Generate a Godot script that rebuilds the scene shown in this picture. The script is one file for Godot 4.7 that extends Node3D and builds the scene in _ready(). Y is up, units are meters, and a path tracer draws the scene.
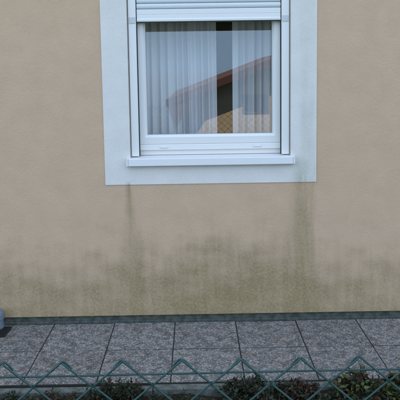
extends Node3D

# ---------------------------------------------------------------- helpers
var used := {}
var rng := RandomNumberGenerator.new()

func lin(r: float, g: float, b: float) -> Color:
	return Color(r, g, b).linear_to_srgb()

func numbered(called: String) -> String:
	var n: int = used.get(called, 0)
	used[called] = n + 1
	return called if n == 0 else "%s_%03d" % [called, n]

func thing(called: String, label: String, category: String, at := Vector3.ZERO, group := "") -> Node3D:
	var o := Node3D.new()
	o.name = numbered(called)
	add_child(o)
	o.position = at
	o.set_meta("label", label)
	o.set_meta("category", category)
	if group != "":
		o.set_meta("group", group)
	return o

func structure(called: String, label: String, category: String) -> Node3D:
	var o := thing(called, label, category)
	o.set_meta("kind", "structure")
	return o

func put(called: String, mesh: Mesh, m: Material, parent: Node, at := Vector3.ZERO) -> MeshInstance3D:
	var o := MeshInstance3D.new()
	o.name = called
	o.mesh = mesh
	if m:
		o.material_override = m
	o.position = at
	parent.add_child(o, true)
	return o

func new_st() -> SurfaceTool:
	var st := SurfaceTool.new()
	st.begin(Mesh.PRIMITIVE_TRIANGLES)
	return st

# a flat polygon; `out` says which way it faces
func poly(st: SurfaceTool, p: Array, out: Vector3, uv2 := 0) -> void:
	var n: Vector3 = (p[1] - p[0]).cross(p[2] - p[0])
	if n.length() < 1e-12 and p.size() > 3:
		n = (p[2] - p[0]).cross(p[3] - p[0])
	n = n.normalized()
	var q := p.duplicate()
	if n.dot(out) > 0.0:
		q.reverse()
	else:
		n = -n
	for k in range(1, q.size() - 1):
		for v in [q[0], q[k], q[k + 1]]:
			st.set_normal(n)
			if uv2 > 0:
				st.set_uv2(stain_uv(v) if uv2 == 1 else Vector2(0.5, 0.003))
			st.add_vertex(v)

# box with chamfered edges, between two corners
func box(st: SurfaceTool, a: Vector3, b: Vector3, c := 0.0, uv2 := 0) -> void:
	var lo := Vector3(minf(a.x, b.x), minf(a.y, b.y), minf(a.z, b.z))
	var hi := Vector3(maxf(a.x, b.x), maxf(a.y, b.y), maxf(a.z, b.z))
	var mid := (lo + hi) / 2.0
	var h := (hi - lo) / 2.0
	for ax in 3:
		var u := (ax + 1) % 3
		var w := (ax + 2) % 3
		for s in [-1.0, 1.0]:
			var pts := []
			for k in [[-1, -1], [1, -1], [1, 1], [-1, 1]]:
				var v := Vector3.ZERO
				v[ax] = s * h[ax]
				v[u] = k[0] * (h[u] - c)
				v[w] = k[1] * (h[w] - c)
				pts.append(mid + v)
			var o := Vector3.ZERO
			o[ax] = s
			poly(st, pts, o, uv2)
	if c <= 0.0:
		return
	for ax in 3:
		var u := (ax + 1) % 3
		var w := (ax + 2) % 3
		for s in [-1.0, 1.0]:
			for t in [-1.0, 1.0]:
				var pts := []
				for k in [[-1, 0], [1, 0], [1, 1], [-1, 1]]:
					var v := Vector3.ZERO
					v[ax] = k[0] * (h[ax] - c)
					v[u] = s * (h[u] - (c if k[1] == 1 else 0.0))
					v[w] = t * (h[w] - (0.0 if k[1] == 1 else c))
					pts.append(mid + v)
				var o := Vector3.ZERO
				o[u] = s
				o[w] = t
				poly(st, pts, o, uv2)
	for sx in [-1.0, 1.0]:
		for sy in [-1.0, 1.0]:
			for sz in [-1.0, 1.0]:
				poly(st, [mid + Vector3(sx * h.x, sy * (h.y - c), sz * (h.z - c)), mid + Vector3(sx * (h.x - c), sy * h.y, sz * (h.z - c)), mid + Vector3(sx * (h.x - c), sy * (h.y - c), sz * h.z)], Vector3(sx, sy, sz), uv2)

func box_mesh(a: Vector3, b: Vector3, c := 0.0) -> ArrayMesh:
	var st := new_st()
	box(st, a, b, c)
	return st.commit()

# mitred frame: a closed profile of [inset from the outer edge, z] swept round a rectangle
func ring(st: SurfaceTool, x0: float, x1: float, y0: float, y1: float, prof: Array) -> void:
	var n := prof.size()
	var area := 0.0
	for k in n:
		area += prof[k][0] * prof[(k + 1) % n][1] - prof[(k + 1) % n][0] * prof[k][1]
	var inward := [Vector3(0, 1, 0), Vector3(-1, 0, 0), Vector3(0, -1, 0), Vector3(1, 0, 0)]
	for side in 4:
		for k in n:
			var a: Array = prof[k]
			var b: Array = prof[(k + 1) % n]
			var ca := _corners(x0, x1, y0, y1, a)
			var cb := _corners(x0, x1, y0, y1, b)
			var d := Vector2(b[1] - a[1], -(b[0] - a[0])) * signf(area)
			var out: Vector3 = inward[side] * d.x + Vector3(0, 0, d.y)
			poly(st, [ca[side], ca[(side + 1) % 4], cb[(side + 1) % 4], cb[side]], out)

func _corners(x0: float, x1: float, y0: float, y1: float, a: Array) -> Array:
	return [Vector3(x0 + a[0], y0 + a[0], a[1]), Vector3(x1 - a[0], y0 + a[0], a[1]), Vector3(x1 - a[0], y1 - a[0], a[1]), Vector3(x0 + a[0], y1 - a[0], a[1])]

# round tube along points
func tube(st: SurfaceTool, p: Array, radii, sides := 6) -> void:
	var rings := []
	var up := Vector3(0.13, 0.21, 0.97)
	for k in p.size():
		var t: Vector3 = (p[mini(k + 1, p.size() - 1)] - p[maxi(k - 1, 0)]).normalized()
		var u := t.cross(up)
		if u.length() < 1e-4:
			u = t.cross(Vector3.RIGHT)
		u = u.normalized()
		var w := t.cross(u).normalized()
		var r: float = radii if radii is float else radii[k]
		var row := []
		for s in sides:
			var a := TAU * s / sides
			row.append([p[k] + (u * cos(a) + w * sin(a)) * r, u * cos(a) + w * sin(a)])
		rings.append(row)
	for k in p.size() - 1:
		for s in sides:
			var q := [rings[k][s], rings[k][(s + 1) % sides], rings[k + 1][(s + 1) % sides], rings[k + 1][s]]
			for i in [0, 2, 1, 0, 3, 2]:
				st.set_normal(q[i][1])
				st.add_vertex(q[i][0])
	for e in [0, p.size() - 1]:
		var pts := []
		for s in sides:
			pts.append(rings[e][s][0])
		poly(st, pts, (p[0] - p[1]) if e == 0 else (p[e] - p[e - 1]))

func turned(pr: Array, a: float) -> Vector3:
	return Vector3(pr[0] * cos(a), pr[1], pr[0] * sin(a))

# lathe about y: profile of [radius, y]
func lathe(st: SurfaceTool, prof: Array, sides := 24) -> void:
	for k in prof.size() - 1:
		for s in sides:
			var a0 := TAU * s / sides
			var a1 := TAU * (s + 1) / sides
			var pts := [turned(prof[k], a0), turned(prof[k], a1), turned(prof[k + 1], a1), turned(prof[k + 1], a0)]
			var am := (a0 + a1) / 2.0
			var d := Vector2(prof[k + 1][1] - prof[k][1], -(prof[k + 1][0] - prof[k][0]))
			poly(st, pts, Vector3(cos(am) * d.x, d.y, sin(am) * d.x))

# ---------------------------------------------------------------- materials
func mat(c: Color, rough := 0.7, spec := 0.5) -> StandardMaterial3D:
	var m := StandardMaterial3D.new()
	m.albedo_color = c
	m.roughness = rough
	m.metallic_specular = spec
	return m

func noise(kind: int, freq: float, octaves: int, sd: int) -> FastNoiseLite:
	var n := FastNoiseLite.new()
	n.noise_type = kind
	n.frequency = freq
	n.seed = sd
	n.fractal_octaves = octaves
	n.fractal_type = FastNoiseLite.FRACTAL_FBM if octaves > 1 else FastNoiseLite.FRACTAL_NONE
	return n

func bytes_of(n: FastNoiseLite, size: int) -> PackedByteArray:
	var im := n.get_seamless_image(size, size)
	im.convert(Image.FORMAT_L8)
	return im.get_data()

func grey_tex(d: PackedByteArray, size: int) -> ImageTexture:
	var im := Image.create_from_data(size, size, false, Image.FORMAT_L8, d)
	im.generate_mipmaps()
	return ImageTexture.create_from_image(im)

func rgb_tex(d: PackedByteArray, w: int, h: int) -> ImageTexture:
	var im := Image.create_from_data(w, h, false, Image.FORMAT_RGB8, d)
	im.generate_mipmaps()
	return ImageTexture.create_from_image(im)

func tri(m: StandardMaterial3D, metres: float, off := Vector3.ZERO) -> StandardMaterial3D:
	m.uv1_triplanar = true
	m.uv1_world_triplanar = true
	m.uv1_scale = Vector3.ONE / metres
	m.uv1_offset = off
	return m

const SX0 := -1.75
const SX1 := 2.05
const SY0 := -0.1
const SY1 := 2.65

func stain_uv(v: Vector3) -> Vector2:
	return Vector2(clampf((v.x - SX0) / (SX1 - SX0), 0.002, 0.998), clampf((SY1 - v.y) / (SY1 - SY0), 0.002, 0.998))

func bump(x: float, a: float, b: float, soft: float) -> float:
	return smoothstep(a - soft, a + soft, x) * (1.0 - smoothstep(b - soft, b + soft, x))

# the green algae film and run-off streaks that the photograph shows on the render, as colour to multiply with
func stain_texture() -> ImageTexture:
	var W := 1120
	var H := 810
	var size := 512
	var big := bytes_of(noise(FastNoiseLite.TYPE_SIMPLEX_SMOOTH, 0.008, 3, 11), size)
	var mid := bytes_of(noise(FastNoiseLite.TYPE_SIMPLEX_SMOOTH, 0.03, 3, 12), size)
	var fine := bytes_of(noise(FastNoiseLite.TYPE_SIMPLEX_SMOOTH, 0.16, 3, 13), size)
	var d := PackedByteArray()
	d.resize(W * H * 3)
	var at := 0
	for j in H:
		var y := SY1 - (j + 0.5) / H * (SY1 - SY0)
		for i in W:
			var x := SX0 + (i + 0.5) / W * (SX1 - SX0)
			var nb := big[((j * 2) % size) * size + i % size] / 255.0 - 0.5
			var nm := mid[(j % size) * size + (i * 1) % size] / 255.0 - 0.5
			var nf := fine[(j % size) * size + i % size] / 255.0 - 0.5
			var ns := mid[((j / 5) % size) * size + (i * 2) % size] / 255.0 - 0.5   # drawn-out, for run marks
			var cover := 0.0
			if y < 1.2 or x > 0.6:
				# film on the splash zone, higher under the window
				var top := 0.40 + 0.10 * exp(-pow((x - 0.15) / 0.45, 2.0)) - 0.06 * smoothstep(0.9, 1.3, x) + 0.26 * nb + 0.10 * ns
				var film := 1.0 - smoothstep(top - 0.36, top + 0.24, y + 0.16 * nm)
				cover = film * (0.74 + 0.12 * exp(-pow((x - 0.15) / 0.5, 2.0)) + 0.26 * nm + 0.16 * nb + 0.18 * ns)
				# run below the left end of the sill
				var wl := 0.013 + 0.045 * smoothstep(0.95, 0.45, y)
				var cl := -0.425 + 0.03 * smoothstep(0.95, 0.3, y) + 0.02 * ns
				var runl := exp(-pow((x - cl) / wl, 2.0)) * (1.0 - smoothstep(0.93, 0.96, y)) * (0.62 - 0.22 * smoothstep(0.9, 0.6, y))
				# broad run below the right end of the sill, over the painted band too
				var wr := 0.066 + 0.04 * smoothstep(0.9, 0.3, y)
				var cr := 0.708 - 0.03 * smoothstep(0.9, 0.3, y) + 0.03 * ns
				var runr := exp(-pow(absf(x - cr) / wr, 2.4)) * (1.0 - smoothstep(1.0, 1.18, y)) * 0.56
				var band := exp(-pow((x - 0.735) / 0.05, 4.0)) * smoothstep(0.93, 1.0, y) * (0.24 - 0.10 * smoothstep(1.2, 1.7, y))
				var run := maxf(maxf(runl, runr), band) * (0.92 + 0.9 * ns + 0.4 * nm)
				cover = cover + run - cover * run
			cover = clampf(cover * (1.0 + 0.7 * nf), 0.0, 1.0)
			var dust := 1.0 - 0.03 * clampf(nb + 0.5 * nm + 0.1, 0.0, 1.0)
			d[at] = int(255.0 * pow(lerpf(1.0, 0.52, cover) * dust, 1.0 / 2.2))
			d[at + 1] = int(255.0 * pow(lerpf(1.0, 0.56, cover) * dust, 1.0 / 2.2))
			d[at + 2] = int(255.0 * pow(lerpf(1.0, 0.43, cover) * dust, 1.0 / 2.2))
			at += 3
	return rgb_tex(d, W, H)

# washed-concrete slab: small pebbles of many greys in a cement ground
func pebble_textures() -> Array:
	var size := 1024
	var cell := noise(FastNoiseLite.TYPE_CELLULAR, 0.11, 1, 5)
	cell.cellular_return_type = FastNoiseLite.RETURN_CELL_VALUE
	cell.cellular_jitter = 1.0
	var dist := noise(FastNoiseLite.TYPE_CELLULAR, 0.11, 1, 5)
	dist.cellular_return_type = FastNoiseLite.RETURN_DISTANCE2_SUB
	dist.cellular_jitter = 1.0
	var cv := cell.get_image(size, size).get_data()
	var dv := dist.get_image(size, size).get_data()
	var nb := bytes_of(noise(FastNoiseLite.TYPE_SIMPLEX_SMOOTH, 0.012, 4, 6), size)
	var col := PackedByteArray()
	col.resize(size * size * 3)
	var hgt := PackedByteArray()
	hgt.resize(size * size)
	for k in size * size:
		var v := cv[k] / 255.0
		var e := clampf(dv[k] / 255.0 * 2.6, 0.0, 1.0)
		var tone := 0.70 + 0.38 * v
		if v > 0.86:
			tone *= 1.15
		var warm := 1.0 + 0.05 * sin(v * 47.0)
		var g := lerpf(0.50, tone, smoothstep(0.10, 0.35, e)) * (0.76 + 0.44 * nb[k] / 255.0)
		col[k * 3] = int(clampf(g * warm * 225.0, 0.0, 255.0))
		col[k * 3 + 1] = int(clampf(g * 225.0, 0.0, 255.0))
		col[k * 3 + 2] = int(clampf(g / warm * 225.0, 0.0, 255.0))
		hgt[k] = int(255.0 * sqrt(e))
	return [rgb_tex(col, size, size), grey_tex(hgt, size)]

func mottled(c: Color, dark: Color, freq: float, sd: int, octaves := 4) -> ImageTexture:
	var size := 512
	var n := bytes_of(noise(FastNoiseLite.TYPE_SIMPLEX_SMOOTH, freq, octaves, sd), size)
	var d := PackedByteArray()
	d.resize(size * size * 3)
	for k in size * size:
		var q := dark.lerp(c, n[k] / 255.0)
		d[k * 3] = int(q.r * 255.0)
		d[k * 3 + 1] = int(q.g * 255.0)
		d[k * 3 + 2] = int(q.b * 255.0)
	return rgb_tex(d, size, size)

# ---------------------------------------------------------------- plants
func leaf(st: SurfaceTool, at: Vector3, dir: Vector3, up: Vector3, l: float, w: float, c: Color) -> void:
	var side := dir.cross(up).normalized()
	var n := side.cross(dir).normalized()
	var pts := [at, at + dir * l * 0.35 + side * w * 0.5 + n * w * 0.16, at + dir * l * 0.75 + side * w * 0.36 + n * w * 0.12, at + dir * l - n * l * 0.12, at + dir * l * 0.75 - side * w * 0.36 + n * w * 0.12, at + dir * l * 0.35 - side * w * 0.5 + n * w * 0.16, at + dir * l * 0.5 - n * w * 0.02]
	for t in [[1, 0, 6], [2, 1, 6], [3, 2, 6], [4, 3, 6], [5, 4, 6], [0, 5, 6]]:
		for i in t:
			st.set_color(c)
			st.set_normal(n)
			st.add_vertex(pts[i])

func shrub(called: String, label: String, at: Vector3, rx: float, rz: float, h: float, n: int, size: float, tones: Array, leaf_m: Material, stem_m: Material, group: String, sd: int) -> void:
	var r := RandomNumberGenerator.new()
	r.seed = sd
	var o := thing(called, label, "shrub", at, group)
	var fs := new_st()
	var ss := new_st()
	var stems := maxi(7, n / 34)
	for s in stems:
		var a := r.randf() * TAU
		var reach := sqrt(r.randf())
		var tip := Vector3(cos(a) * rx * reach, h * (0.45 + 0.6 * r.randf()) * (1.0 - 0.45 * reach * reach), sin(a) * rz * reach)
		var root := Vector3(tip.x * 0.35, -0.03, tip.z * 0.35)
		var pts := []
		var radii := []
		var bend := Vector3(r.randf() - 0.5, 0.4, r.randf() - 0.5) * h * 0.5
		for k in 6:
			var t := k / 5.0
			pts.append(root.lerp(tip, t) + bend * t * (1.0 - t) * 2.0)
			radii.append(lerpf(0.0032, 0.0012, t))
		tube(ss, pts, radii, 5)
		var per := n / stems
		for k in per:
			var t := 0.25 + 0.75 * sqrt(r.randf())
			var p: Vector3 = pts[0]
			var f := t * 5.0
			var i := mini(int(f), 4)
			p = pts[i].lerp(pts[i + 1], f - i)
			var dir := Vector3(r.randfn(0, 1), r.randfn(0.25, 0.6), r.randfn(0, 1)).normalized()
			p += dir * r.randf() * 0.02
			var up := (Vector3.UP + Vector3(r.randfn(0, 0.5), 0, r.randfn(0, 0.5))).normalized()
			var tone: Color = tones[r.randi() % tones.size()]
			var v := r.randf_range(0.65, 1.35)
			leaf(fs, p, dir, up, size * r.randf_range(0.6, 1.25), size * r.randf_range(0.4, 0.62), Color(tone.r * v, tone.g * v, tone.b * v))
	put("foliage", fs.commit(), leaf_m, o).set_meta("kind", "stuff")
	put("stems", ss.commit(), stem_m, o).set_meta("kind", "stuff")

func soil_at(n: FastNoiseLite, x: float, z: float) -> Vector3:
	return Vector3(x, -0.035 + 0.035 * n.get_noise_2d(x, z), z)

func cloth_at(cols: Array, k: int, j: int, ny: int) -> Vector3:
	var t := float(j) / ny
	var sway: float = 0.010 * sin(cols[k][0] * 9.0 + 1.3) * t
	return Vector3(cols[k][0] + sway, lerpf(2.468, 0.42, t), cols[k][1] * (0.75 + 0.4 * t))

# ---------------------------------------------------------------- the scene
func _ready() -> void:
	rng.seed = 4
	# camera
	var near := 0.05
	var cam := Camera3D.new()
	cam.name = "camera"
	cam.projection = Camera3D.PROJECTION_FRUSTUM
	cam.near = near
	cam.far = 1500.0
	cam.size = near * 400.0 / 613.295
	cam.frustum_offset = Vector2(0, -near * (200.0 - 137.894) / 613.295)
	cam.transform = Transform3D(Basis(Vector3(0.99986178, -0.01467039, 0.00782355), Vector3(0.01542393, 0.99413474, -0.1070431), Vector3(-0.00620729, 0.10714897, 0.9942236)), Vector3(0.018921, 1.652187, 3.929916))
	add_child(cam)
	cam.current = true
	# sky, exposure
	var sky_m := ProceduralSkyMaterial.new()
	sky_m.sky_top_color = lin(0.40, 0.55, 0.80)
	sky_m.sky_horizon_color = lin(0.43, 0.63, 0.88)
	sky_m.sky_curve = 0.14
	sky_m.ground_horizon_color = lin(0.42, 0.58, 0.78)
	sky_m.ground_bottom_color = Color(0.30, 0.33, 0.30)
	sky_m.ground_curve = 0.06
	sky_m.sky_energy_multiplier = 1.0
	var sky := Sky.new()
	sky.sky_material = sky_m
	var env := Environment.new()
	env.background_mode = Environment.BG_SKY
	env.sky = sky
	env.tonemap_mode = Environment.TONE_MAPPER_LINEAR
	env.tonemap_exposure = 2.75
	env.sdfgi_enabled = true
	env.ssao_enabled = true
	env.ssil_enabled = true
	var we := WorldEnvironment.new()
	we.name = "world_environment"
	we.environment = env
	add_child(we)
	# sun: high behind the house, so that this side lies in open shade
	var sun := DirectionalLight3D.new()
	sun.name = "sun"
	sun.light_energy = 1.6
	sun.light_color = Color(1.0, 0.95, 0.86)
	sun.light_angular_distance = 0.5
	sun.shadow_enabled = true
	add_child(sun)
	sun.look_at_from_position(Vector3.ZERO, Vector3(0.22, -0.78, 0.58), Vector3.UP)

	# ---------------- materials
	var size := 1024
	var ph := bytes_of(noise(FastNoiseLite.TYPE_SIMPLEX_SMOOTH, 0.05, 4, 21), size)
	var pg := bytes_of(noise(FastNoiseLite.TYPE_SIMPLEX_SMOOTH, 0.16, 2, 22), size)
	var pt := bytes_of(noise(FastNoiseLite.TYPE_SIMPLEX_SMOOTH, 0.009, 4, 23), size)
	var hgt := PackedByteArray()
	hgt.resize(size * size)
	var tone := PackedByteArray()
	tone.resize(size * size * 3)
	for k in size * size:
		var g := 0.45 * ph[k] + 0.55 * pg[k]
		hgt[k] = int(g)
		var t := 0.91 + 0.035 * pt[k] / 255.0 + 0.06 * pg[k] / 255.0
		tone[k * 3] = int(minf(t, 1.0) * 255.0)
		tone[k * 3 + 1] = int(minf(t * 0.998, 1.0) * 255.0)
		tone[k * 3 + 2] = int(minf(t * (0.985 + 0.02 * ph[k] / 255.0), 1.0) * 255.0)
	var plaster_h := grey_tex(hgt, size)
	var plaster_t := rgb_tex(tone, size, size)
	var stains := stain_texture()

	var plaster := tri(mat(lin(0.665, 0.440, 0.282), 0.95, 0.2), 1.7)
	plaster.albedo_texture = plaster_t
	plaster.heightmap_enabled = true
	plaster.heightmap_texture = plaster_h
	plaster.heightmap_scale = 0.16
	plaster.detail_enabled = true
	plaster.detail_albedo = stains
	plaster.detail_blend_mode = BaseMaterial3D.BLEND_MODE_MUL
	plaster.detail_uv_layer = BaseMaterial3D.DETAIL_UV_2
	var band_paint: StandardMaterial3D = plaster.duplicate()
	band_paint.albedo_color = lin(0.82, 0.74, 0.66)
	band_paint.heightmap_scale = 0.08
	band_paint.uv1_offset = Vector3(0.37, 0.21, 0.1)

	var pvc := mat(lin(0.79, 0.73, 0.67), 0.32, 0.5)
	var alu := mat(lin(0.79, 0.74, 0.69), 0.36, 0.5)
	var slat_m := mat(lin(0.68, 0.68, 0.66), 0.45, 0.5)
	var grey_plastic := mat(lin(0.58, 0.55, 0.52), 0.5)
	var seal_m := mat(lin(0.012, 0.03, 0.025), 0.7)
	var glass := mat(Color(1, 1, 1, 0.0), 0.0, 0.45)
	glass.transparency = BaseMaterial3D.TRANSPARENCY_ALPHA
	var sheer := mat(Color(lin(0.82, 0.82, 0.82), 0.86), 0.9, 0.1)
	sheer.transparency = BaseMaterial3D.TRANSPARENCY_ALPHA
	sheer.backlight_enabled = true
	sheer.backlight = Color(0.5, 0.5, 0.5)
	var room_m := mat(lin(0.45, 0.42, 0.36), 0.9, 0.2)
	var cement := tri(mat(lin(0.13, 0.13, 0.11), 0.95, 0.2), 0.6)
	cement.albedo_texture = mottled(Color(1, 1, 1), Color(0.62, 0.66, 0.60), 0.02, 31)
	cement.heightmap_enabled = true
	cement.heightmap_texture = plaster_h
	cement.heightmap_scale = 0.1
	var kerb_m: StandardMaterial3D = cement.duplicate()
	kerb_m.albedo_color = lin(0.20, 0.19, 0.17)

	# ---------------- ground: level by the house, falling away as a hillside beyond the carport
	var grass := tri(mat(Color.WHITE, 1.0, 0.1), 2.3)
	grass.albedo_texture = mottled(lin(0.075, 0.095, 0.035), lin(0.035, 0.055, 0.018), 0.03, 41, 5)
	var gst := new_st()
	var prof := [[-140.0, -0.06], [-20.0, -0.06], [0.0, -0.06], [5.0, -0.06], [13.0, -0.10], [15.0, -0.7], [17.5, -2.2], [30.0, -2.6], [60.0, -9.0], [160.0, -32.0], [420.0, -95.0]]
	for k in prof.size() - 1:
		for s in 12:
			var xa := -300.0 + 50.0 * s
			var xb := xa + 50.0
			poly(gst, [Vector3(xa, prof[k][1], prof[k][0]), Vector3(xb, prof[k][1], prof[k][0]), Vector3(xb, prof[k + 1][1], prof[k + 1][0]), Vector3(xa, prof[k + 1][1], prof[k + 1][0])], Vector3.UP)
	var ground := put("ground", gst.commit(), grass, self)
	ground.set_meta("kind", "structure")
	ground.set_meta("label", "grassy ground around the house, falling away as a hillside")
	ground.set_meta("category", "ground")

	# ---------------- paving
	var peb := pebble_textures()
	var slab_ms := []
	for k in 5:
		var m := tri(mat(Color.WHITE, 0.88, 0.3), 0.92, Vector3(0.31 * k, 0.17 * k, 0.43 * k))
		var tn: float = [1.0, 0.93, 1.05, 0.97, 1.02][k]
		m.albedo_color = lin(0.43 * tn, 0.375 * tn, 0.325 * tn)
		m.albedo_texture = peb[0]
		m.heightmap_enabled = true
		m.heightmap_texture = peb[1]
		m.heightmap_scale = 0.14
		slab_ms.append(m)
	var paving := structure("paving", "two rows of grey washed concrete slabs along the foot of the house", "paving")
	put("bedding", box_mesh(Vector3(-5.0, -0.2, -0.0005), Vector3(6.0, -0.0032, 0.8065)), tri(mat(lin(0.035, 0.033, 0.026), 1.0, 0.1), 1.0), paving)
	var slab := box_mesh(Vector3(-0.1970, -0.045, -0.1955), Vector3(0.1970, 0, 0.1955), 0.0025)
	var slab_wall := box_mesh(Vector3(-0.1970, -0.045, -0.1914), Vector3(0.1970, 0, 0.1955), 0.0025)
	for row in 2:
		for k in range(-8, 12):
			var x := -0.1393 + 0.4 * k + 0.2
			var s := put("paving_slab", slab_wall if row == 0 else slab, slab_ms[(k * 3 + row * 2 + 40) % 5], paving, Vector3(x, rng.randf_range(-0.0018, 0.0012), 0.2 + 0.4 * row + rng.randf_range(-0.0008, 0.0008)))
			s.rotation = Vector3(rng.randf_range(-0.003, 0.003), rng.randf_range(-0.003, 0.003), rng.randf_range(-0.003, 0.003))

	# kerb between the paving and the bed
	var kerb := structure("kerb", "narrow pale concrete kerb between the slab paving and the planted bed", "kerb")
	var kst := box_mesh(Vector3(-0.498, -0.18, 0), Vector3(0.498, -0.006, 0.052), 0.006)
	for k in range(-4, 6):
		var s := put("kerb_stone", kst, kerb_m, kerb, Vector3(0.27 + k, rng.randf_range(-0.004, 0.003), 0.808))
		s.rotation.y = rng.randf_range(-0.003, 0.003)

	# soil of the bed
	var soil_m := tri(mat(Color.WHITE, 1.0, 0.1), 0.7)
	soil_m.albedo_texture = mottled(lin(0.055, 0.042, 0.028), lin(0.018, 0.014, 0.009), 0.04, 51, 5)
	soil_m.heightmap_enabled = true
	soil_m.heightmap_texture = plaster_h
	soil_m.heightmap_scale = 0.6
	var sn := noise(FastNoiseLite.TYPE_SIMPLEX_SMOOTH, 3.0, 4, 8)
	var sst := new_st()
	var nx := 150
	var nz := 36
	for i in nx:
		for j in nz:
			var xa := -3.0 + 6.6 * i / nx
			var xb := -3.0 + 6.6 * (i + 1) / nx
			var za := 0.862 + 1.35 * j / nz
			var zb := 0.862 + 1.35 * (j + 1) / nz
			poly(sst, [soil_at(sn, xa, za), soil_at(sn, xb, za), soil_at(sn, xb, zb), soil_at(sn, xa, zb)], Vector3.UP)
	var soil := put("soil", sst.commit(), soil_m, self)
	soil.set_meta("kind", "structure")
	soil.set_meta("label", "dark bare soil of the planted bed beside the paving")
	soil.set_meta("category", "soil")

	build_house(plaster, band_paint, pvc, alu, slat_m, grey_plastic, seal_m, glass, room_m, cement)

	# ---------------- curtains
	var rail := thing("curtain_rail", "white curtain rail above the window inside the room", "curtain rail", Vector3(0.11, 2.48, -0.43))
	put("rail", box_mesh(Vector3(-1.1, -0.012, -0.014), Vector3(1.1, 0.012, 0.014), 0.002), pvc, rail)
	for x in [-0.9, 0.0, 0.9]:
		put("bracket", box_mesh(Vector3(x - 0.012, -0.01, 0.014), Vector3(x + 0.012, 0.01, 0.08), 0.002), pvc, rail)
	curtain("white sheer curtain covering the wider part of the window, hanging in soft folds", -0.86, 0.168, 61, sheer)
	curtain("narrower white sheer curtain with sharp folds beside the dark gap", 0.285, 0.95, 67, sheer)

	# ---------------- pipe stub and drain at the wall foot
	var pipe_m := mat(lin(0.15, 0.17, 0.19), 0.5)
	var ps := thing("drain_pipe", "short blue grey plastic pipe stub with rounded cap at the wall foot", "pipe", Vector3(-1.295, 0.0, 0.062))
	var lst := new_st()
	lathe(lst, [[0.036, -0.02], [0.036, 0.078]])
	put("pipe", lst.commit(), pipe_m, ps)
	lst = new_st()
	lathe(lst, [[0.036, 0.066], [0.041, 0.067], [0.042, 0.070], [0.042, 0.098], [0.039, 0.112], [0.030, 0.122], [0.016, 0.127], [0.0, 0.128]])
	put("cap", lst.commit(), pipe_m, ps)
	lst = new_st()
	lathe(lst, [[0.036, 0.012], [0.0395, 0.013], [0.0395, 0.022], [0.036, 0.023]])
	put("collar", lst.commit(), pipe_m, ps)
	var iron := mat(lin(0.022, 0.018, 0.016), 0.8, 0.3)
	var dg := thing("drain_grate", "small dark iron drain grate in the paving below the pipe stub", "drain", Vector3(-1.30, 0.0025, 0.125))
	var dst := new_st()
	ring(dst, -0.09, 0.09, -0.075, 0.075, [[0.0, 0.0], [0.0, 0.006], [0.012, 0.006], [0.012, 0.0]])
	var fr := put("frame", dst.commit(), iron, dg)
	fr.rotation.x = -PI / 2
	put("pan", box_mesh(Vector3(-0.077, 0.0, -0.062), Vector3(0.077, 0.0015, 0.062)), mat(lin(0.010, 0.009, 0.008), 0.9), dg)
	for k in 6:
		put("bar", box_mesh(Vector3(-0.077, 0.002, -0.050 + 0.02 * k - 0.005), Vector3(0.077, 0.006, -0.050 + 0.02 * k + 0.005), 0.001), iron, dg)

	build_fence()
	build_plants()
	build_neighbours(glass)

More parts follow.
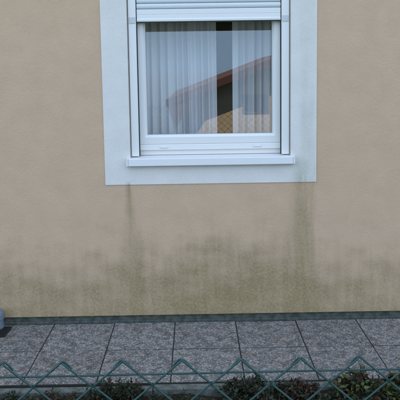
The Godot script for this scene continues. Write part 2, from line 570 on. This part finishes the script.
func build_house(plaster: Material, band_paint: Material, pvc: Material, alu: Material, slat_m: Material, grey_plastic: Material, seal_m: Material, glass: Material, room_m: Material, cement: Material) -> void:
	var house := thing("house", "tan rendered house with algae stained wall and white framed window", "house")
	var uv := 1
	var cx := 0.11
	var ox0 := cx - 0.517
	var ox1 := cx + 0.517
	var oy0 := 1.098
	var oy1 := 2.42
	# front wall with its opening, 36 cm thick
	var X0 := -5.0
	var X1 := 6.0
	var Y0 := 0.050
	var Y1 := 5.4
	var T := -0.36
	var st := new_st()
	for z in [0.0, T]:
		var out := Vector3(0, 0, 1 if z == 0.0 else -1)
		# cut at the edges of the stained area so that the stain map is not stretched
		var xs := [X0, SX0, ox0, ox1, SX1, X1]
		var ys := [Y0, oy0, oy1, SY1, Y1]
		for i in xs.size() - 1:
			for j in ys.size() - 1:
				if i == 2 and j == 1:
					continue
				poly(st, [Vector3(xs[i], ys[j], z), Vector3(xs[i + 1], ys[j], z), Vector3(xs[i + 1], ys[j + 1], z), Vector3(xs[i], ys[j + 1], z)], out, uv)
	poly(st, [Vector3(ox0, oy0, 0), Vector3(ox0, oy1, 0), Vector3(ox0, oy1, T), Vector3(ox0, oy0, T)], Vector3.RIGHT, uv)
	poly(st, [Vector3(ox1, oy0, 0), Vector3(ox1, oy1, 0), Vector3(ox1, oy1, T), Vector3(ox1, oy0, T)], Vector3.LEFT, uv)
	poly(st, [Vector3(ox0, oy0, 0), Vector3(ox1, oy0, 0), Vector3(ox1, oy0, T), Vector3(ox0, oy0, T)], Vector3.UP, uv)
	poly(st, [Vector3(ox0, oy1, 0), Vector3(ox1, oy1, 0), Vector3(ox1, oy1, T), Vector3(ox0, oy1, T)], Vector3.DOWN, uv)
	poly(st, [Vector3(X0, Y0, 0), Vector3(X1, Y0, 0), Vector3(X1, Y0, T), Vector3(X0, Y0, T)], Vector3.DOWN, uv)
	poly(st, [Vector3(X0, Y1, 0), Vector3(X1, Y1, 0), Vector3(X1, Y1, T), Vector3(X0, Y1, T)], Vector3.UP, uv)
	poly(st, [Vector3(X0, Y0, 0), Vector3(X0, Y1, 0), Vector3(X0, Y1, T), Vector3(X0, Y0, T)], Vector3.LEFT, uv)
	poly(st, [Vector3(X1, Y0, 0), Vector3(X1, Y1, 0), Vector3(X1, Y1, T), Vector3(X1, Y0, T)], Vector3.RIGHT, uv)
	put("wall", st.commit(), plaster, house)
	# other outer walls, floor and ceiling of the room
	for b in [[Vector3(X0, 0.05, -9.0), Vector3(X0 + 0.36, Y1, T - 0.001)], [Vector3(X1 - 0.36, 0.05, -9.0), Vector3(X1, Y1, T - 0.001)], [Vector3(X0 + 0.361, 0.05, -9.0), Vector3(X1 - 0.361, Y1, -8.64)]]:
		st = new_st()
		box(st, b[0], b[1], 0.0, 2)
		put("wall", st.commit(), plaster, house)
	put("room_floor", box_mesh(Vector3(X0 + 0.37, 0.10, -8.63), Vector3(X1 - 0.37, 0.30, T - 0.002)), room_m, house)
	put("room_ceiling", box_mesh(Vector3(X0 + 0.37, 2.75, -8.63), Vector3(X1 - 0.37, 2.95, T - 0.002)), room_m, house)
	put("partition", box_mesh(Vector3(-2.2, 0.301, -4.3), Vector3(2.6, 2.749, -4.2)), room_m, house)
	put("partition", box_mesh(Vector3(-2.3, 0.301, -4.3), Vector3(-2.201, 2.749, T - 0.003)), room_m, house)
	put("partition", box_mesh(Vector3(2.601, 0.301, -4.3), Vector3(2.7, 2.749, T - 0.003)), room_m, house)
	# roof: ridge along x, eaves over the shaded front
	var roof_m := mat(lin(0.22, 0.09, 0.06), 0.85)
	for s in [1.0, -1.0]:
		st = new_st()
		var zc := -4.5
		var e: float = zc + s * 5.1
		var o := Vector3(0, 0.16, 0)
		var a := [Vector3(X0 - 0.5, 5.26, e), Vector3(X1 + 0.5, 5.26, e), Vector3(X1 + 0.5, 8.0, zc), Vector3(X0 - 0.5, 8.0, zc)]
		var up := []
		for v in a:
			up.append(v + o)
		poly(st, a, Vector3(0, -1, 0))
		poly(st, up, Vector3(0, 1, 0))
		for k in 4:
			poly(st, [a[k], a[(k + 1) % 4], up[(k + 1) % 4], up[k]], (a[k] + a[(k + 1) % 4]) / 2.0 - Vector3(0.5, 6.7, zc + s * 2.5))
		put("roof", st.commit(), roof_m, house)
	for x in [X0 + 0.1, X1 - 0.1]:
		st = new_st()
		for z in [-0.1, 0.1]:
			poly(st, [Vector3(x + z, 5.401, -0.1), Vector3(x + z, 5.401, -8.9), Vector3(x + z, 7.95, -4.5)], Vector3(z, 0, 0), 2)
		put("gable", st.commit(), plaster, house)
	# foot of the wall: set-back cement band
	put("plinth", box_mesh(Vector3(X0 + 0.01, -0.2, -0.34), Vector3(X1 - 0.01, 0.049, -0.013)), cement, house)
	put("footing_strip", box_mesh(Vector3(X0 + 0.01, -0.2, -0.0129), Vector3(X1 - 0.01, 0.014, -0.001), 0.003), cement, house)

	# painted band round the window, 5 mm proud of the render
	var sx0 := -0.574
	var sx1 := 0.794
	var sy0 := 0.931
	var sy1 := 2.62
	st = new_st()
	var bx := [sx0, ox0, ox1, sx1]
	var by := [sy0, oy0, oy1, sy1]
	for i in 3:
		for j in 3:
			if i == 1 and j == 1:
				continue
			poly(st, [Vector3(bx[i], by[j], 0.005), Vector3(bx[i + 1], by[j], 0.005), Vector3(bx[i + 1], by[j + 1], 0.005), Vector3(bx[i], by[j + 1], 0.005)], Vector3.BACK, uv)
	poly(st, [Vector3(sx0, sy0, 0), Vector3(sx0, sy1, 0), Vector3(sx0, sy1, 0.005), Vector3(sx0, sy0, 0.005)], Vector3.LEFT, uv)
	poly(st, [Vector3(sx1, sy0, 0), Vector3(sx1, sy1, 0), Vector3(sx1, sy1, 0.005), Vector3(sx1, sy0, 0.005)], Vector3.RIGHT, uv)
	poly(st, [Vector3(sx0, sy0, 0), Vector3(sx1, sy0, 0), Vector3(sx1, sy0, 0.005), Vector3(sx0, sy0, 0.005)], Vector3.DOWN, uv)
	poly(st, [Vector3(sx0, sy1, 0), Vector3(sx1, sy1, 0), Vector3(sx1, sy1, 0.005), Vector3(sx0, sy1, 0.005)], Vector3.UP, uv)
	# painted return into the opening, 6 cm deep
	poly(st, [Vector3(ox0 + 0.002, oy0, 0.005), Vector3(ox0 + 0.002, oy1, 0.005), Vector3(ox0 + 0.002, oy1, -0.1), Vector3(ox0 + 0.002, oy0, -0.1)], Vector3.RIGHT, uv)
	poly(st, [Vector3(ox1 - 0.002, oy0, 0.005), Vector3(ox1 - 0.002, oy1, 0.005), Vector3(ox1 - 0.002, oy1, -0.1), Vector3(ox1 - 0.002, oy0, -0.1)], Vector3.LEFT, uv)
	put("window_surround", st.commit(), band_paint, house)

	# window
	var win := Node3D.new()
	win.name = "window"
	house.add_child(win)
	st = new_st()
	ring(st, cx - 0.513, cx + 0.513, 1.112, 2.40, [[0.0, -0.15], [0.0, -0.078], [0.002, -0.076], [0.050, -0.076], [0.053, -0.079], [0.053, -0.15]])
	put("frame", st.commit(), pvc, win)
	st = new_st()
	ring(st, cx - 0.472, cx + 0.472, 1.1835, 2.37, [[0.0, -0.14], [0.0, -0.066], [0.003, -0.062], [0.046, -0.060], [0.050, -0.064], [0.060, -0.078], [0.060, -0.14]])
	put("sash", st.commit(), pvc, win)
	st = new_st()
	ring(st, cx - 0.4135, cx + 0.4135, 1.2420, 2.3115, [[0.0, -0.084], [0.0, -0.078], [0.0045, -0.080], [0.0045, -0.084]])
	put("gasket", st.commit(), grey_plastic, win)
	put("weather_rail", box_mesh(Vector3(cx - 0.472, 1.1445, -0.12), Vector3(cx + 0.472, 1.1832, -0.058), 0.004), pvc, win)
	for z in [-0.088, -0.108]:
		put("glass_pane", box_mesh(Vector3(cx - 0.4105, 1.2455, z), Vector3(cx + 0.4105, 2.308, z - 0.004)), glass, win)
	for x in [-0.193, 0.418]:
		st = new_st()
		box(st, Vector3(x - 0.026, 1.160, -0.0585), Vector3(x + 0.026, 1.172, -0.051), 0.003)
		put("drain_cap", st.commit(), pvc, win)
	# sill: sloping sheet with a front lip and end caps
	st = new_st()
	var s0 := cx - 0.528
	var s1 := cx + 0.528
	var sp := [[-0.09, 1.1105], [-0.09, 1.1055], [0.034, 1.0985], [0.034, 1.055], [0.0375, 1.055], [0.040, 1.058], [0.040, 1.100], [0.037, 1.1035]]
	for k in sp.size():
		var a: Array = sp[k]
		var b: Array = sp[(k + 1) % sp.size()]
		poly(st, [Vector3(s0, a[1], a[0]), Vector3(s1, a[1], a[0]), Vector3(s1, b[1], b[0]), Vector3(s0, b[1], b[0])], Vector3(0, -(b[0] - a[0]), b[1] - a[1]) * -1.0)
	var sill := put("sill", st.commit(), alu, win)
	sill.set_meta("label", "white metal window sill with a deep front lip")
	for e in [[s0 - 0.014, s0 - 0.0005], [s1 + 0.0005, s1 + 0.014]]:
		put("sill_end_cap", box_mesh(Vector3(e[0], 1.0545, 0.0055), Vector3(e[1], 1.1075, 0.0405), 0.003), alu, win)

	# roller shutter
	var sh := Node3D.new()
	sh.name = "roller_shutter"
	house.add_child(sh)
	for s in [-1.0, 1.0]:
		var xa: float = cx + s * 0.511
		var xb: float = cx + s * 0.462
		st = new_st()
		box(st, Vector3(xa, 1.1125, -0.058), Vector3(xb, 2.415, -0.012), 0.003)
		put("guide_rail", st.commit(), pvc, sh)
		put("guide_brush", box_mesh(Vector3(xb - s * 0.0005, 1.113, -0.040), Vector3(xb - s * 0.006, 2.41, -0.030)), seal_m, sh)
		put("stop", box_mesh(Vector3(xa - s * 0.006, 1.962, -0.0118), Vector3(xb + s * 0.004, 2.002, -0.0085), 0.0015), grey_plastic, sh)
	# bottom bar and slats, each slat gently domed
	var w0 := cx - 0.4565
	var w1 := cx + 0.4565
	var slat_prof := [[-0.036, 0.0], [-0.0300, 0.0015], [-0.0255, 0.006], [-0.0235, 0.013], [-0.0232, 0.020], [-0.0245, 0.027], [-0.0285, 0.0315], [-0.0335, 0.033], [-0.036, 0.033]]
	var slat := extrude(slat_prof, w0, w1)
	var bar := extrude([[-0.040, 0.0], [-0.021, 0.0], [-0.019, 0.002], [-0.018, 0.013], [-0.021, 0.017], [-0.0235, 0.020], [-0.0235, 0.042], [-0.0248, 0.0435], [-0.0248, 0.0450], [-0.0235, 0.0465], [-0.0235, 0.0755], [-0.026, 0.078], [-0.040, 0.078]], w0, w1)
	var b_o := put("bottom_bar", bar, pvc, sh, Vector3(0, 1.973, 0))
	b_o.set_meta("label", "white bottom bar of the half lowered roller shutter")
	put("rubber_seal", box_mesh(Vector3(w0, 1.967, -0.036), Vector3(w1, 1.9735, -0.022), 0.001), seal_m, sh)
	for k in 10:
		put("slat", slat, slat_m, sh, Vector3(0, 2.0535 + 0.0345 * k, 0))
	put("shutter_box", box_mesh(Vector3(cx - 0.513, 2.401, -0.30), Vector3(cx + 0.513, 2.419, -0.012)), pvc, sh)

func extrude(p: Array, x0: float, x1: float) -> ArrayMesh:
	var st := new_st()
	var area := 0.0
	var n := p.size()
	for k in n:
		area += p[k][0] * p[(k + 1) % n][1] - p[(k + 1) % n][0] * p[k][1]
	for k in n:
		var a: Array = p[k]
		var b: Array = p[(k + 1) % n]
		var d := Vector2(b[1] - a[1], -(b[0] - a[0])) * signf(area)
		poly(st, [Vector3(x0, a[1], a[0]), Vector3(x1, a[1], a[0]), Vector3(x1, b[1], b[0]), Vector3(x0, b[1], b[0])], Vector3(0, d.y, d.x))
	for x in [x0, x1]:
		var mid := Vector3(x, 0, 0)
		for k in n:
			mid += Vector3(0, p[k][1], p[k][0]) / n
		for k in n:
			poly(st, [mid, Vector3(x, p[k][1], p[k][0]), Vector3(x, p[(k + 1) % n][1], p[(k + 1) % n][0])], Vector3(-1 if x == x0 else 1, 0, 0))
	return st.commit()

func curtain(label: String, x0: float, x1: float, sd: int, m: Material) -> void:
	var o := thing("curtain", label, "curtain", Vector3(0, 0, -0.43), "sheer curtains inside the window")
	var r := RandomNumberGenerator.new()
	r.seed = sd
	# folds of uneven width
	var xs := [x0]
	var sgn := 1.0
	var zs := [0.0]
	while xs[-1] < x1:
		xs.append(xs[-1] + r.randf_range(0.016, 0.042))
		zs.append(sgn * r.randf_range(0.010, 0.034))
		sgn = -sgn
	var k_end: float = (x1 - x0) / (xs[-1] - x0)
	for k in xs.size():
		xs[k] = x0 + (xs[k] - x0) * k_end
	var cols := []
	for k in xs.size() - 1:
		for s in 7:
			var t := s / 7.0
			var e := t * t * (3.0 - 2.0 * t)
			cols.append([lerpf(xs[k], xs[k + 1], t), lerpf(zs[k], zs[k + 1], e)])
	cols.append([xs[-1], zs[-1]])
	var st := new_st()
	st.set_smooth_group(0)
	var ny := 14
	for k in cols.size() - 1:
		for j in ny:
			for v in [cloth_at(cols, k, j, ny), cloth_at(cols, k + 1, j, ny), cloth_at(cols, k + 1, j + 1, ny), cloth_at(cols, k, j, ny), cloth_at(cols, k + 1, j + 1, ny), cloth_at(cols, k, j + 1, ny)]:
				st.add_vertex(v)
	st.index()
	st.generate_normals()
	put("cloth", st.commit(), m, o)

func build_fence() -> void:
	var green := mat(lin(0.019, 0.055, 0.048), 0.45, 0.45)
	var fence := thing("chain_link_fence", "green plastic coated chain link fence in front of the planted bed", "fence", Vector3(0, 0, 3.13))
	var s := 0.0406          # half the width of a diamond
	var v := 0.0362          # half its height
	var r := 0.00148
	var top := 1.2625
	var n := 33
	# one wire is a flattened coil: it rises on one side of the fence and falls back on the other
	var kinds := []
	for kind in 2:
		var pts := []
		var sgn := 1.0 if kind == 0 else -1.0
		# the cut end, folded over the neighbour's wire at the peak
		pts.append(Vector3(sgn * (s * 0.5 + 0.013), top - 0.0125, -r * 1.6))
		pts.append(Vector3(sgn * (s * 0.5 + 0.007), top - 0.0060, -r * 1.9))
		pts.append(Vector3(sgn * (s * 0.5 + 0.0025), top - 0.0008, -r * 0.6))
		for k in n:
			var side := sgn * (1.0 if k % 2 == 0 else -1.0)
			var y := top - v * k
			var z := r * 1.05 * (1.0 if k % 2 == 0 else -1.0)
			pts.append(Vector3(side * (s * 0.5 + 0.0006), y, z * 0.2))
			if k < n - 1:
				pts.append(Vector3(side * (s * 0.5 - 0.004), y - 0.0042, z * 1.0))
				pts.append(Vector3(-side * (s * 0.5 - 0.004), y - v + 0.0042, z * 1.0))
		var st := new_st()
		tube(st, pts, r, 6)
		kinds.append(st.commit())
	# peaks stand at x = -0.006 + 0.0812 k; the wire left of a peak leans right at its top and the next one leans left
	for k in range(-37, 38):
		var w := put("wire", kinds[posmod(k, 2)], green, fence, Vector3(-0.006 + s * (k - 0.5) + rng.randf_range(-0.0006, 0.0006), rng.randf_range(-0.0010, 0.0010), rng.randf_range(-0.0005, 0.0005)))
		w.rotation.z = rng.randf_range(-0.0006, 0.0006)
	for y in [1.2395, 0.65, 0.12]:
		var st := new_st()
		var pts := []
		for k in 61:
			var x := -1.53 + 3.06 * k / 60.0
			pts.append(Vector3(x, y + 0.0008 * sin(x * 7.0), -0.0052))
		tube(st, pts, 0.0014, 6)
		put("tension_wire", st.commit(), green, fence)
	for x in [-1.55, 1.55]:
		var st := new_st()
		lathe(st, [[0.0, -0.3], [0.021, -0.3], [0.021, 1.30], [0.023, 1.30], [0.023, 1.318], [0.018, 1.326], [0.0, 1.329]], 20)
		put("post", st.commit(), green, fence, Vector3(x, 0, -0.012))

func build_plants() -> void:
	var lm := mat(Color.WHITE, 0.55, 0.4)
	lm.vertex_color_use_as_albedo = true
	lm.backlight_enabled = true
	lm.backlight = Color(0.25, 0.25, 0.2)
	var sm := mat(lin(0.06, 0.035, 0.022), 0.9)
	var dark := [Color(0.016, 0.030, 0.010), Color(0.024, 0.038, 0.013), Color(0.040, 0.024, 0.014), Color(0.014, 0.024, 0.010), Color(0.030, 0.022, 0.012)]
	var red := [Color(0.055, 0.026, 0.018), Color(0.036, 0.028, 0.014), Color(0.022, 0.034, 0.013), Color(0.070, 0.030, 0.018)]
	var olive := [Color(0.065, 0.078, 0.018), Color(0.045, 0.060, 0.015), Color(0.085, 0.085, 0.024), Color(0.026, 0.038, 0.012), Color(0.060, 0.030, 0.016), Color(0.035, 0.025, 0.014)]
	var g := "low shrubs in the bed along the paving"
	# [name, label, x, z, rx, rz, h, leaves, leaf size, tones]
	var list := [
		["creeping_shrub", "flat dark creeping plant on the soil near the drain", -0.95, 0.985, 0.19, 0.085, 0.035, 700, 0.018, dark],
		["creeping_shrub", "sparse brown tinged creeping plant beside the dense dark cushion", -0.70, 0.975, 0.14, 0.085, 0.045, 560, 0.018, red],
		["dense_shrub", "dense dark green cushion shrub touching the kerb", -0.42, 0.945, 0.155, 0.095, 0.080, 1900, 0.019, dark],
		["creeping_shrub", "thin creeping plant on bare soil between two cushion shrubs", -0.10, 1.00, 0.19, 0.085, 0.04, 620, 0.018, dark],
		["dense_shrub", "dark brown green cushion shrub with loose twigs over the kerb", 0.29, 0.955, 0.19, 0.10, 0.095, 2300, 0.020, dark],
		["red_tinged_shrub", "red tinged low shrub between the dark and the olive shrubs", 0.53, 0.975, 0.13, 0.085, 0.075, 1100, 0.021, red],
		["olive_shrub", "olive green broad leaved shrub with a tall red tipped sprig", 0.84, 0.955, 0.15, 0.095, 0.125, 900, 0.030, olive],
		["olive_shrub", "olive green broad leaved shrub at the end beside the tall sprig", 1.08, 0.965, 0.16, 0.095, 0.115, 900, 0.030, olive],
		["creeping_shrub", "low green creeping plant in front of the olive shrubs", 0.72, 1.08, 0.25, 0.09, 0.06, 1000, 0.022, dark],
		["creeping_shrub", "low dark creeping plant in front of the dense cushion", -0.42, 1.09, 0.30, 0.08, 0.05, 1000, 0.02, red],
		["creeping_shrub", "low dark creeping plant in front of the brown green cushion", 0.25, 1.10, 0.28, 0.08, 0.05, 1000, 0.02, dark],
	]
	var i := 0
	for a in list:
		shrub(a[0], a[1], Vector3(a[2], -0.03, a[3]), a[4], a[5], a[6] + 0.03, a[7], a[8], a[9], lm, sm, g, 300 + i)
		i += 1

func build_neighbours(glass: Material) -> void:
	# what the glass mirrors: a roofed carport and a lower house on the slope, behind the photographer
	var wood := mat(lin(0.06, 0.035, 0.022), 0.85)
	var cp := thing("carport", "dark timber carport roof that the top of the window pane mirrors", "carport", Vector3(0.3, 0, 10.0))
	put("roof", box_mesh(Vector3(-3.4, 2.70, -2.0), Vector3(3.6, 2.80, 2.0)), wood, cp)
	for x in [-3.2, 3.4]:
		for z in [-1.8, 1.8]:
			put("post", box_mesh(Vector3(x - 0.06, -0.12, z - 0.06), Vector3(x + 0.06, 2.699, z + 0.06), 0.005), wood, cp)
	var wall_m := tri(mat(lin(0.50, 0.41, 0.29), 0.95, 0.2), 2.0)
	var brown := mat(lin(0.085, 0.036, 0.030), 0.8)
	var tile_m := mat(lin(0.13, 0.06, 0.045), 0.85)
	var nb := thing("neighbour_house", "tan gabled house with red brown roof mirrored in the window pane", "house", Vector3(0, -2.35, 18.0))
	# gable faces the window; eave corner at x = -1.04, rising to the right
	var ex := -1.04
	var ey := 0.50 + 2.35
	var sl := 0.37
	var half := 4.6
	var ax := ex + half
	var ay := ey + sl * half
	var st := new_st()
	var wl := ex + 0.55
	var wr := ax + half - 0.55
	var f := [Vector3(wl, -0.6, 0.7), Vector3(wr, -0.6, 0.7), Vector3(wr, ey + 0.14, 0.7), Vector3(ax, ay - 0.12, 0.7), Vector3(wl, ey + 0.14, 0.7)]
	var bk := []
	for p in f:
		bk.append(p + Vector3(0, 0, 9.0))
	poly(st, f, Vector3.FORWARD)
	poly(st, bk, Vector3.BACK)
	for k in 5:
		poly(st, [f[k], f[(k + 1) % 5], bk[(k + 1) % 5], bk[k]], (f[k] + f[(k + 1) % 5]) / 2.0 - Vector3(ax, 1.5, 0.7))
	put("wall", st.commit(), wall_m, nb)
	for s in [-1.0, 1.0]:
		st = new_st()
		var e: Vector3 = Vector3(ax + s * half, ey, 0)
		var a := [e, Vector3(ax, ay, 0), Vector3(ax, ay, 10.4), e + Vector3(0, 0, 10.4)]
		var up := []
		for p in a:
			up.append(p + Vector3(0, 0.16, 0))
		poly(st, a, Vector3.DOWN)
		poly(st, up, Vector3.UP)
		for k in 4:
			poly(st, [a[k], a[(k + 1) % 4], up[(k + 1) % 4], up[k]], (a[k] + a[(k + 1) % 4]) / 2.0 - Vector3(ax + s * half / 2, (ey + ay) / 2, 5))
		put("roof", st.commit(), tile_m, nb)
		# barge board and boxed eave return
		st = new_st()
		var q := [e + Vector3(s * 0.02, -0.10, 0), Vector3(ax, ay - 0.10, 0), Vector3(ax, ay + 0.17, 0), e + Vector3(s * 0.02, 0.17, 0)]
		for z in [-0.04, -0.003]:
			var w := []
			for p in q:
				w.append(p + Vector3(0, 0, z))
			poly(st, w, Vector3(0, 0, -1 if z == -0.04 else 1))
		for k in 4:
			poly(st, [q[k] + Vector3(0, 0, -0.04), q[(k + 1) % 4] + Vector3(0, 0, -0.04), q[(k + 1) % 4] + Vector3(0, 0, -0.003), q[k] + Vector3(0, 0, -0.003)], (q[k] + q[(k + 1) % 4]) / 2.0 - (q[0] + q[2]) / 2.0)
		put("barge_board", st.commit(), brown, nb)
		st = new_st()
		var t := [e + Vector3(s * -0.03, -0.004, 0), e + Vector3(s * -0.30, -0.92, 0), e + Vector3(s * -0.55, -0.55, 0), e + Vector3(s * -1.3, -0.004 + sl * 1.27 - 0.01, 0)]
		for z in [0.002, 0.69]:
			var w := []
			for p in t:
				w.append(p + Vector3(0, 0, z))
			poly(st, w, Vector3(0, 0, -1 if z < 0.1 else 1))
		for k in 4:
			poly(st, [t[k] + Vector3(0, 0, 0.002), t[(k + 1) % 4] + Vector3(0, 0, 0.002), t[(k + 1) % 4] + Vector3(0, 0, 0.69), t[k] + Vector3(0, 0, 0.69)], (t[k] + t[(k + 1) % 4]) / 2.0 - (t[0] + t[2]) / 2.0)
		put("boxed_eave", st.commit(), brown, nb)
	var w_o := put("window", box_mesh(Vector3(1.75, 2.45, 0.64), Vector3(2.75, 3.15, 0.699), 0.01), mat(lin(0.16, 0.10, 0.06), 0.6), nb)
	put("pane", box_mesh(Vector3(1.80, 2.50, 0.632), Vector3(2.70, 3.10, 0.639)), mat(lin(0.02, 0.025, 0.03), 0.05, 0.6), w_o)
